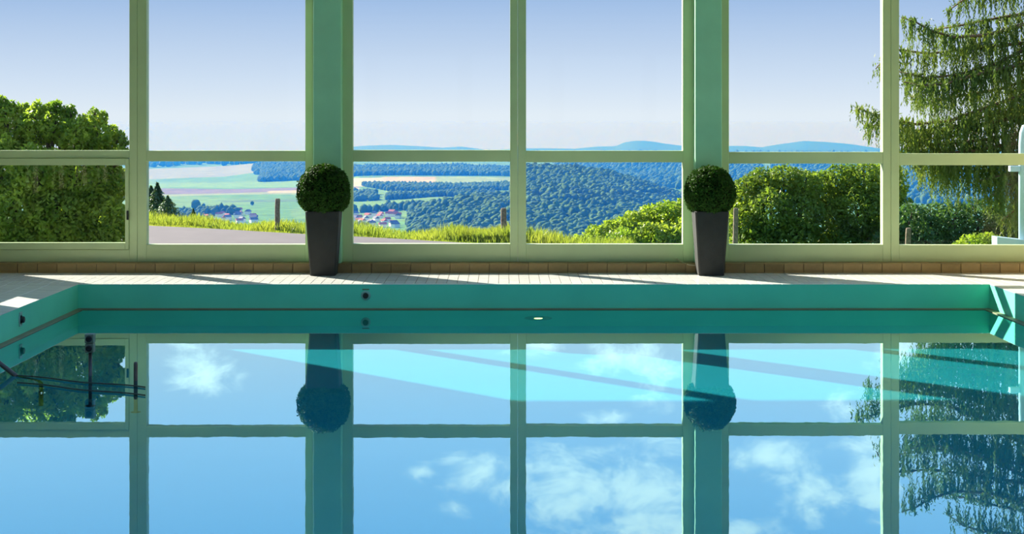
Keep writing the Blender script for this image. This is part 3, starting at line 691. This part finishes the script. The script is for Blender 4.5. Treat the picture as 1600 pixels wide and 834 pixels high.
YB1 = 24.4
B1 = [blob_px(*a) for a in ((10, 205, YB1 + .4, 42), (-40, 190, YB1 + .6, 55), (60, 200, YB1 + .2, 34), (92, 198, YB1, 30), (120, 212, YB1 - .2, 30), (150, 215, YB1, 30), (172, 232, YB1 + .2, 24), (186, 242, YB1 - .1, 14),
      (0, 270, YB1, 60), (-70, 260, YB1 + .4, 70), (60, 275, YB1 - .5, 50), (120, 280, YB1 - .3, 50), (160, 290, YB1, 42), (182, 285, YB1 + .3, 26), (20, 340, YB1 - .6, 60), (90, 345, YB1 - .5, 60), (150, 350, YB1 - .2, 52), (190, 345, YB1 + .2, 26), (-60, 345, YB1, 70), (60, 395, YB1 - .5, 70), (150, 400, YB1 - .3, 55))]
B1 += [blob_px(px, py, YB1 + dy, rr, None, rr * 1.3) for px, py, dy, rr in ((4, 165, .5, 12), (22, 170, .4, 10), (40, 172, .3, 9), (58, 172, .2, 12), (76, 172, .1, 10), (88, 168, 0, 10), (104, 176, 0, 10), (112, 174, -.1, 8), (130, 190, -.2, 10), (148, 184, 0, 12), (160, 184, .1, 9), (176, 206, .2, 9), (188, 214, .1, 8), (194, 222, 0, 7), (197, 240, 0, 6))]
woody('leafy_shrub', (PX(70, YB1), YB1, -.35), B1, 4600, .040, M['shrub'], M['bark'], 'dense olive-green shrub close outside the window beside the opening sash', 'shrub', 21)
for k, (px, py, y_) in enumerate(((38, 168, 24.3), (95, 168, 24.3), (130, 176, 24.3), (162, 186, 24.3), (5, 160, 24.6))): pass

YB2 = 35.0
B2 = [blob_px(*a) for a in ((905, 388, YB2, 22), (935, 376, YB2, 26), (962, 368, YB2 + .3, 28), (990, 358, YB2, 30), (1018, 348, YB2 + .3, 30), (1045, 344, YB2, 32), (1072, 342, YB2 + .4, 34), (970, 392, YB2 - .6, 36), (1020, 385, YB2 - .6, 40), (1065, 380, YB2 - .6, 40), (1105, 370, YB2, 40), (930, 400, YB2 - .4, 34))]
woody('sunlit_bush', (PX(1000, YB2), YB2, -2.4), B2, 2600, .050, M['bush'], M['bark'], 'bright yellow-green bush below the wooded hill', 'bush', 22)
YB3 = 32.0
B3 = [blob_px(*a) for a in ((1165, 305, YB3, 30), (1190, 292, YB3 + .2, 32), (1225, 290, YB3, 34), (1258, 294, YB3 - .2, 30), (1165, 345, YB3 - .3, 34), (1205, 335, YB3 - .5, 42), (1250, 340, YB3 - .4, 40), (1180, 385, YB3 - .5, 40), (1240, 385, YB3 - .5, 45), (1148, 330, YB3 + .4, 22))]
woody('leafy_bush', (PX(1205, YB3), YB3, -1.6), B3, 2600, .048, M['hedge'], M['bark'], 'rounded leafy green bush behind the pale fence post', 'bush', 23)
B4 = [blob_px(*a) for a in ((1285, 300, YB3 + .3, 34), (1315, 288, YB3 + .2, 34), (1350, 284, YB3, 34), (1385, 285, YB3 + .4, 36), (1295, 345, YB3, 40), (1340, 335, YB3 - .2, 45), (1385, 335, YB3, 45), (1310, 388, YB3 - .2, 45), (1370, 388, YB3 - .2, 45))]
woody('tall_bush', (PX(1335, YB3), YB3, -1.6), B4, 2600, .045, M['hedge'], M['bark'], 'taller dull green bush reaching the transom next to the conifer', 'bush', 24)
YB5 = 30.5
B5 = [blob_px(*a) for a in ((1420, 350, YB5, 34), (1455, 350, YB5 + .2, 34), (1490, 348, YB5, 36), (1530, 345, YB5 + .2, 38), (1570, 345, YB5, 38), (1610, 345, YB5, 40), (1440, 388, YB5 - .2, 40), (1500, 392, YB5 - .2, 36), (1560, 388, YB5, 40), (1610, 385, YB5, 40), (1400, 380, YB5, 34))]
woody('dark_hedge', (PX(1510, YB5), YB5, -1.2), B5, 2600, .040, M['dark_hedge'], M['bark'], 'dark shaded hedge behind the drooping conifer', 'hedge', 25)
YB6 = 24.3
B6 = [blob_px(*a) for a in ((1520, 384, YB6, 24, .3, 20), (1545, 378, YB6 + .1, 20, .3, 16), (1500, 392, YB6, 18, .3, 14))]
woody('yellow_shrub', (PX(1522, YB6), YB6, -.36), B6, 4200, .030, M['bush'], M['bark'], 'low yellow-green shrub under the drooping conifer', 'shrub', 26, trunk_r=.02)

# small dark firs at the roadside
def fir(px, y_, top, base_py, half, label, seed):
    x = PX(px, y_); zt = PZ(top, y_); z0 = PZ(base_py, y_); s = y_ / F; H = zt - z0
    t = tag(empty('fir_tree', (x, y_, z0)), label, 'tree', 'small firs beyond the road')
    r = np.random.default_rng(seed); n = 5200
    h = r.uniform(0, 1, n) ** 1.25; layer = (h * 11) % 1.0
    rad = half * s * (1 - h) * (.55 + .45 * (1 - layer)) * r.uniform(.35, 1.05, n); a = r.uniform(0, 6.28, n)
    C = np.c_[np.cos(a) * rad, np.sin(a) * rad, .06 * H + h * H * .94 - rad * .25]
    Nn = unit(np.c_[np.cos(a) * .4, np.sin(a) * .4, np.ones(n)] + r.normal(0, .5, (n, 3))); up = np.c_[np.cos(a), np.sin(a), -.35 * np.ones(n)]
    V, Fc = quads_cloud(C, Nn, r.uniform(.05, .11, n) * H / 2.6, .4, r, up); link('foliage', np_mesh('foliage', V, Fc), t, M['fir'])
    bm = bmesh.new(); tube_bm(bm, [(0, 0, -1.2), (0, 0, H * .5), (0, 0, H * .98)], [.06 * H / 2, .035 * H / 2, .006], 8); link('trunk', bm_mesh('trunk', bm, True), t, M['bark'])
fir(236, 44, 291, 372, 75, 'dark fir at the edge of the road view, tallest of its clump', 31)
fir(246, 43, 286, 372, 60, 'slim dark fir with a pointed leader beside the road', 32)
fir(262, 42, 306, 370, 78, 'lower dark fir on the valley side of its clump', 33)
fir(302, 46, 326, 368, 26, 'tiny single dark fir standing apart above the tall grass', 34)

# drooping conifer
def conifer():
    YT = 24.6; base = Vector((PX(1690, YT), YT, -.4))
    t = tag(empty('drooping_conifer', base), 'large conifer with hanging curtains of branchlets outside the window', 'tree')
    bm = bmesh.new(); tube_bm(bm, [(0, 0, 0), (.03, 0, 1.5), (-.03, 0, 3.5), (0, 0, 6), (.02, 0, 9)], [.26, .2, .16, .1, .02], 12); link('trunk', bm_mesh('trunk', bm, True), t, M['bark_red'])
    r = np.random.default_rng(5)
    # limbs as seen against the sky: (photo points, depth offset, hanging length m, density)
    limbs = [([(1690, 30), (1600, 38), (1540, 55), (1490, 58), (1455, 48), (1430, 34), (1410, 28)], -.3, .62, 1.0),
             ([(1690, -30), (1600, -14), (1540, -8), (1505, 0), (1480, 18)], .1, .40, .9),
             ([(1690, 70), (1600, 78), (1560, 98), (1500, 116), (1450, 122), (1405, 112)], .0, .58, 1.0),
             ([(1690, 60), (1610, 66), (1520, 76), (1450, 84), (1395, 76), (1368, 108)], .5, .5, .7),
             ([(1690, 140), (1600, 148), (1550, 165), (1480, 190), (1430, 194), (1395, 186), (1360, 176), (1338, 168)], -.2, .55, 1.0),
             ([(1690, 175), (1600, 182), (1500, 200), (1420, 205), (1390, 196), (1350, 196)], .4, .45, .9),
             ([(1690, 215), (1600, 222), (1520, 236), (1450, 240), (1410, 234)], .1, .62, 1.0),
             ([(1690, 235), (1600, 240), (1540, 250), (1480, 255), (1425, 252)], -.4, .42, .7),
             ([(1690, 110), (1620, 120), (1560, 140), (1500, 150), (1455, 158), (1420, 150)], .7, .5, .8),
             ([(1690, 20), (1610, 20), (1560, 28), (1500, 40), (1462, 46)], .5, .55, .8),
             ([(1690, 95), (1610, 98), (1540, 112), (1480, 130), (1440, 134), (1412, 128)], -.5, .60, .9),
             ([(1690, 160), (1610, 166), (1540, 182), (1470, 204), (1415, 206)], .8, .62, .9),
             ([(1690, 200), (1610, 206), (1550, 216), (1480, 226), (1420, 222), (1385, 214)], .3, .62, 1.0),
             ([(1690, 250), (1620, 254), (1560, 264), (1500, 268), (1455, 262)], .5, .55, 1.0),
             ([(1690, 262), (1620, 264), (1575, 272), (1530, 282)], -.2, .60, 1.0),
             ([(1690, 270), (1620, 275), (1570, 290), (1545, 310)], -.3, .55, .9),
             ([(1690, 310), (1630, 312), (1590, 325), (1565, 345)], -.1, .40, .9),
             ([(1690, -90), (1600, -70), (1530, -55), (1490, -40)], .2, .5, .8), ([(1690, -160), (1610, -140), (1540, -120)], -.1, .5, .7), ([(1690, -230), (1620, -215), (1570, -190)], .1, .45, .7)]
    # limbs on the other sides of the trunk, out of the picture
    for k in range(14):
        a = r.uniform(-.3, 2.4); z = r.uniform(60, 320) - 200; Lp = 190 * (1 - max(0, (60 - z)) / 700)
        limbs.append(([(1690 + q * Lp * math.cos(a), z + 24 * math.sin(q * 2.4)) for q in np.linspace(0, 1, 5)], 1.9 * math.sin(a), .5, .45))
    bmv = bmesh.new(); Cs, Ns, Us, Ss = [], [], [], []
    for pts, dy, hang, dens in limbs:
        n = len(pts); W = []
        for i, (px, py) in enumerate(pts):
            yy = YT + dy * i / (n - 1); W.append(P(px, py, yy) - base)
        tube_bm(bmv, W, list(np.linspace(.035, .008, n)), 6)
        W = np.array([list(w) for w in W]); seg = np.linalg.norm(np.diff(W, axis=0), axis=1); cum = np.r_[0, np.cumsum(seg)]; Lt = cum[-1]
        ns = int(Lt / .016 * dens)
        for q in np.sort(r.uniform(0.05, 1, ns)):
            p = np.array([np.interp(q * Lt, cum, W[:, k]) for k in range(3)]); p[1] += r.normal(0, .16); p[2] += r.normal(0, .03)
            Lh = hang * r.uniform(.35, 1.4) * (1.0 - .5 * max(0, q - .8) / .2); m = max(4, int(Lh / .020))
            s = np.linspace(0, 1, m); sway = r.normal(0, .05, 2)
            c = np.c_[p[0] + sway[0] * s ** 1.5 + r.normal(0, .010, m), p[1] + sway[1] * s ** 1.5 + r.normal(0, .010, m), p[2] - Lh * s]
            dirs = np.c_[r.normal(0, .42, (m, 2)), -np.ones(m)]
            Cs.append(c); Us.append(dirs); Ns.append(unit(r.normal(size=(m, 3)) * np.array([1, 1, .3]))); Ss.append(r.uniform(.026, .052, m) * (1.2 - .6 * s))
        # short sprays along the limb itself
        m = int(Lt / .007); q = r.uniform(0, 1, m) * Lt
        c = np.c_[[np.interp(q, cum, W[:, k]) for k in range(3)]].T + r.normal(0, 1, (m, 3)) * np.array([.05, .14, .05])
        Cs.append(c); Us.append(r.normal(size=(m, 3)) + np.array([-.5, 0, -.5])); Ns.append(unit(r.normal(size=(m, 3)))); Ss.append(r.uniform(.02, .045, m))
    C, U, Nn, S = np.concatenate(Cs), np.concatenate(Us), np.concatenate(Ns), np.concatenate(Ss)
    V, Fc = quads_cloud(C, Nn, S, .30, r, U); link('needles', np_mesh('needles', V, Fc), t, M['needle'])
    link('limbs', bm_mesh('limbs', bmv, True), t, M['bark_red'])
conifer()

# stand-in post for an unidentified pale shape at the right border
YG = 22.2; t = tag(empty('stand_in_post', (PX(1598, YG), YG, -.33)), 'pale blue stand-in post with sloped foot beside the conifer', 'post')
gb = Vector((PX(1598, YG), YG, -.33))
bm = bmesh.new(); tube_bm(bm, [(0, 0, 0), (0, 0, PZ(225, YG) + .33), (.01, 0, PZ(208, YG) + .33), (.035, 0, PZ(200, YG) + .33), (.09, 0, PZ(198, YG) + .33), (.9, 0, PZ(196, YG) + .33)], .058, 14); link('post', bm_mesh('post', bm, True), t, M['white'])
bm = bmesh.new(); box_bm(bm, (-.19, -.05, PZ(268, YG) + .33), (-.05, .05, PZ(259, YG) + .33), .006); link('bracket', bm_mesh('bracket', bm), t, M['white'])
bm = bmesh.new()
vs = [bm.verts.new(v) for v in ((-.40, -.12, 0), (.3, -.12, 0), (.3, -.12, PZ(381, YG) + .33 + .03), (-.40, -.12, PZ(369, YG) + .33))]; f = bm.faces.new(vs)
r_ = bmesh.ops.extrude_face_region(bm, geom=[f]); bmesh.ops.translate(bm, verts=[v for v in r_['geom'] if isinstance(v, bmesh.types.BMVert)], vec=(0, .24, 0)); bmesh.ops.recalc_face_normals(bm, faces=bm.faces)
link('foot', bm_mesh('foot', bm), t, M['white'])

# ------------------------------------------------------------------ woods, single field trees and village in the valley
def ico(sub):
    bm = bmesh.new(); bmesh.ops.create_icosphere(bm, subdivisions=sub, radius=1); V = np.array([v.co[:] for v in bm.verts]); Fc = np.array([[v.index for v in f.verts] for f in bm.faces]); bm.free(); return V, Fc
def wood(name, n, urange, drange, mask, rad, label, seed, sub=2):
    r = np.random.default_rng(seed); u = r.uniform(*urange, n * 6); d = np.sqrt(r.uniform(drange[0] ** 2, drange[1] ** 2, n * 6))
    x, y = (u - VX) / F * d, d; z = terrain_z(x, y); row = VY + F * (ZC - z) / d
    ok = mask(u, row, d, noise2(x, y, .01, seed)); x, y, z = x[ok][:n], y[ok][:n], z[ok][:n]; m = len(x)
    V0, F0 = ico(sub); s = r.uniform(rad[0], rad[1], m)
    sc_ = np.c_[s, s, s * r.uniform(.9, 1.35, m)]
    wob = 1 + .16 * np.sin(V0[None, :, 0] * 4 + r.uniform(0, 6, (m, 1))) * np.sin(V0[None, :, 1] * 4 + r.uniform(0, 6, (m, 1))) + .1 * np.sin(V0[None, :, 2] * 7 + r.uniform(0, 6, (m, 1)))
    V = V0[None] * wob[..., None] * sc_[:, None, :] + np.c_[x, y, z + s * .8][:, None, :]
    Fc = F0[None] + (np.arange(m) * len(V0))[:, None, None]
    return tag(link(name, np_mesh(name, V.reshape(-1, 3), Fc.reshape(-1, 3), True), None, M['forest']), label, 'woodland', kind='stuff')
wood('hill_forest', 8500, (640, 1160), (1480, 2800), lambda u, r, d, n: (u > 800) | ((u > 640 + (r - 330) * .0) & (d < 2050) & (r > 315 + 0 * n) & (u > 640 + 20 * n)) | ((u > 740) & (d > 2050) & (d < 2500)), (3.0, 6.0), 'blue-green forest covering the hill across the valley', 41)
wood('mid_wood', 1700, (560, 830), (2850, 3300), lambda u, r, d, n: (d > 2950 + 30 * n) & (u > 575 + (3200 - d) * .12), (3.5, 6.5), 'dark wood in front of the pale fields', 42, 1)
wood('hedgerow_trees', 400, (605, 775), (2480, 2640), lambda u, r, d, n: np.abs(d - 2560 - 20 * n) < 60, (3.5, 6), 'line of trees across the valley meadow', 43, 1)
wood('meadow_copse', 200, (540, 590), (2500, 2760), lambda u, r, d, n: (u < 588), (4, 6.5), 'round copse at the edge of the valley meadow', 44, 1)
wood('band_wood', 3800, (520, 850), (3900, 4700), lambda u, r, d, n: (n > -.5) | (d < 4100), (4.5, 8), 'blue band of woods behind the pale fields', 45, 1)
wood('slope_forest', 3800, (395, 500), (3950, 5200), lambda u, r, d, n: u > 395 + (5200 - d) * .014 + 14 * n, (4.5, 8), 'blue wooded slope above the striped fields', 46, 1)
wood('far_wood', 2200, (-100, 1500), (5650, 7000), lambda u, r, d, n: n > -.35, (9, 16), 'hazy woods on the distant slopes', 47, 1)
wood('opposite_slope_wood', 2600, (865, 1190), (3400, 5200), lambda u, r, d, n: n > -.75, (5, 9), 'hazy wood on the slope behind the forested hill', 49, 1)
wood('side_slope_wood', 2600, (1205, 1680), (2600, 5200), lambda u, r, d, n: n > -.7, (5, 9), 'hazy wood on the slope glimpsed between bushes and conifer', 50, 1)

V0, F0 = ico(2)
def field_tree(u, d, s, label, seed):
    x = (u - VX) / F * d; z = float(terrain_z(np.array([x]), np.array([float(d)]))[0])
    t = tag(empty('field_tree', (x, d, z)), label, 'tree', 'single trees in the fields'); r = np.random.default_rng(seed)
    wob = 1 + .2 * np.sin(V0[:, :1] * 4 + seed) * np.sin(V0[:, 1:2] * 4 + seed)
    link('crown', np_mesh('crown', V0 * wob * s + np.array([0, 0, s * 1.2]), F0, True), t, M['forest'])
    bm = bmesh.new(); tube_bm(bm, [(0, 0, -.5), (0, 0, s)], [s * .12, s * .07], 6); link('trunk', bm_mesh('trunk', bm), t, M['bark'])
for k, (u, d, s, lab) in enumerate(((306, 2215, 7, 'large single tree standing over the village roofs'), (318, 2270, 3, 'small field tree on the meadow above the roofs'), (346, 2200, 3, 'small field tree at the middle of the striped meadow'), (394, 2350, 3, 'small field tree beside the fence post'),
                                    (607, 2230, 4, 'field tree on the meadow above the village, upper of two'), (613, 2160, 4, 'field tree on the meadow above the village, lower of two'), (568, 2190, 3.5, 'bushy field tree nearest the boxwood ball'), (577, 2180, 3.5, 'bushy field tree second from the boxwood ball'))):
    field_tree(u, d, s, lab, 60 + k)

def house_mesh(w, l, h, roofm):
    bm = bmesh.new(); box_bm(bm, (-w / 2, -l / 2, -2), (w / 2, l / 2, h)); body = bm_mesh('walls', bm); body.materials.append(M['housew'])
    bm = bmesh.new(); e = .5; rh = w * .42
    p = [bm.verts.new(v) for v in ((-w / 2 - e, -l / 2 - e, h - .2), (w / 2 + e, -l / 2 - e, h - .2), (0, -l / 2 - e, h + rh), (-w / 2 - e, l / 2 + e, h - .2), (w / 2 + e, l / 2 + e, h - .2), (0, l / 2 + e, h + rh))]
    for q in ((0, 1, 2), (5, 4, 3), (0, 2, 5, 3), (1, 4, 5, 2), (0, 3, 4, 1)): bm.faces.new([p[i] for i in q])
    roof = bm_mesh('roof', bm); roof.materials.append(M[roofm]); return body, roof
kinds = [house_mesh(5.5, 8, 4, 'roof_red'), house_mesh(6, 9, 4.2, 'roof_grey'), house_mesh(5, 6.5, 3.6, 'roof_red')]
r = random.Random(4); HOUSES = []
for vill, (u0, u1, d0, d1, n, lab, grp) in enumerate(((548, 622, 1780, 2080, 30, 'far-off pale house with a pitched roof in the village below the meadow', 'houses of the village below the meadow'), (285, 400, 1900, 2170, 34, 'far-off pale house with a pitched roof in the hamlet behind the tall grass', 'houses of the hamlet behind the tall grass'))):
    for k in range(n):
        for _ in range(60):
            u = r.uniform(u0, u1); d = r.uniform(d0, d1); x = (u - VX) / F * d
            if all((x - a) ** 2 + (d - b) ** 2 > 15 ** 2 for a, b in HOUSES): break
        HOUSES.append((x, d)); z = float(terrain_z(np.array([x]), np.array([d]))[0])
        kk = r.choice((0, 0, 1, 1, 2)); o = tag(empty('village_house', (x, d, z)), lab + (', red tiled' if kk != 1 else ', grey roofed'), 'house', grp); o.rotation_euler.z = r.uniform(0, 3.14)
        for me, nm in zip(kinds[kk], ('walls', 'roof')): link(nm, me, o)

wood('valley_trees', 330, (225, 660), (1620, 2150), lambda u, r, d, n: (n > np.where(u < 500, .55, .1)) & np.array([all(((a_ - VX) / F * b_ - hx) ** 2 + (b_ - hy) ** 2 > 13 ** 2 for hx, hy in HOUSES) for a_, b_ in zip(u, d)]), (4, 7), 'scattered trees in the valley bottom around the houses', 48, 1)

# haze lying over the valley
HZ = box('valley_haze', (-9000, 60, -700), (9000, 11800, -40), haze_mat()); tag(HZ, 'thin blue haze over the valley', 'haze', kind='stuff')
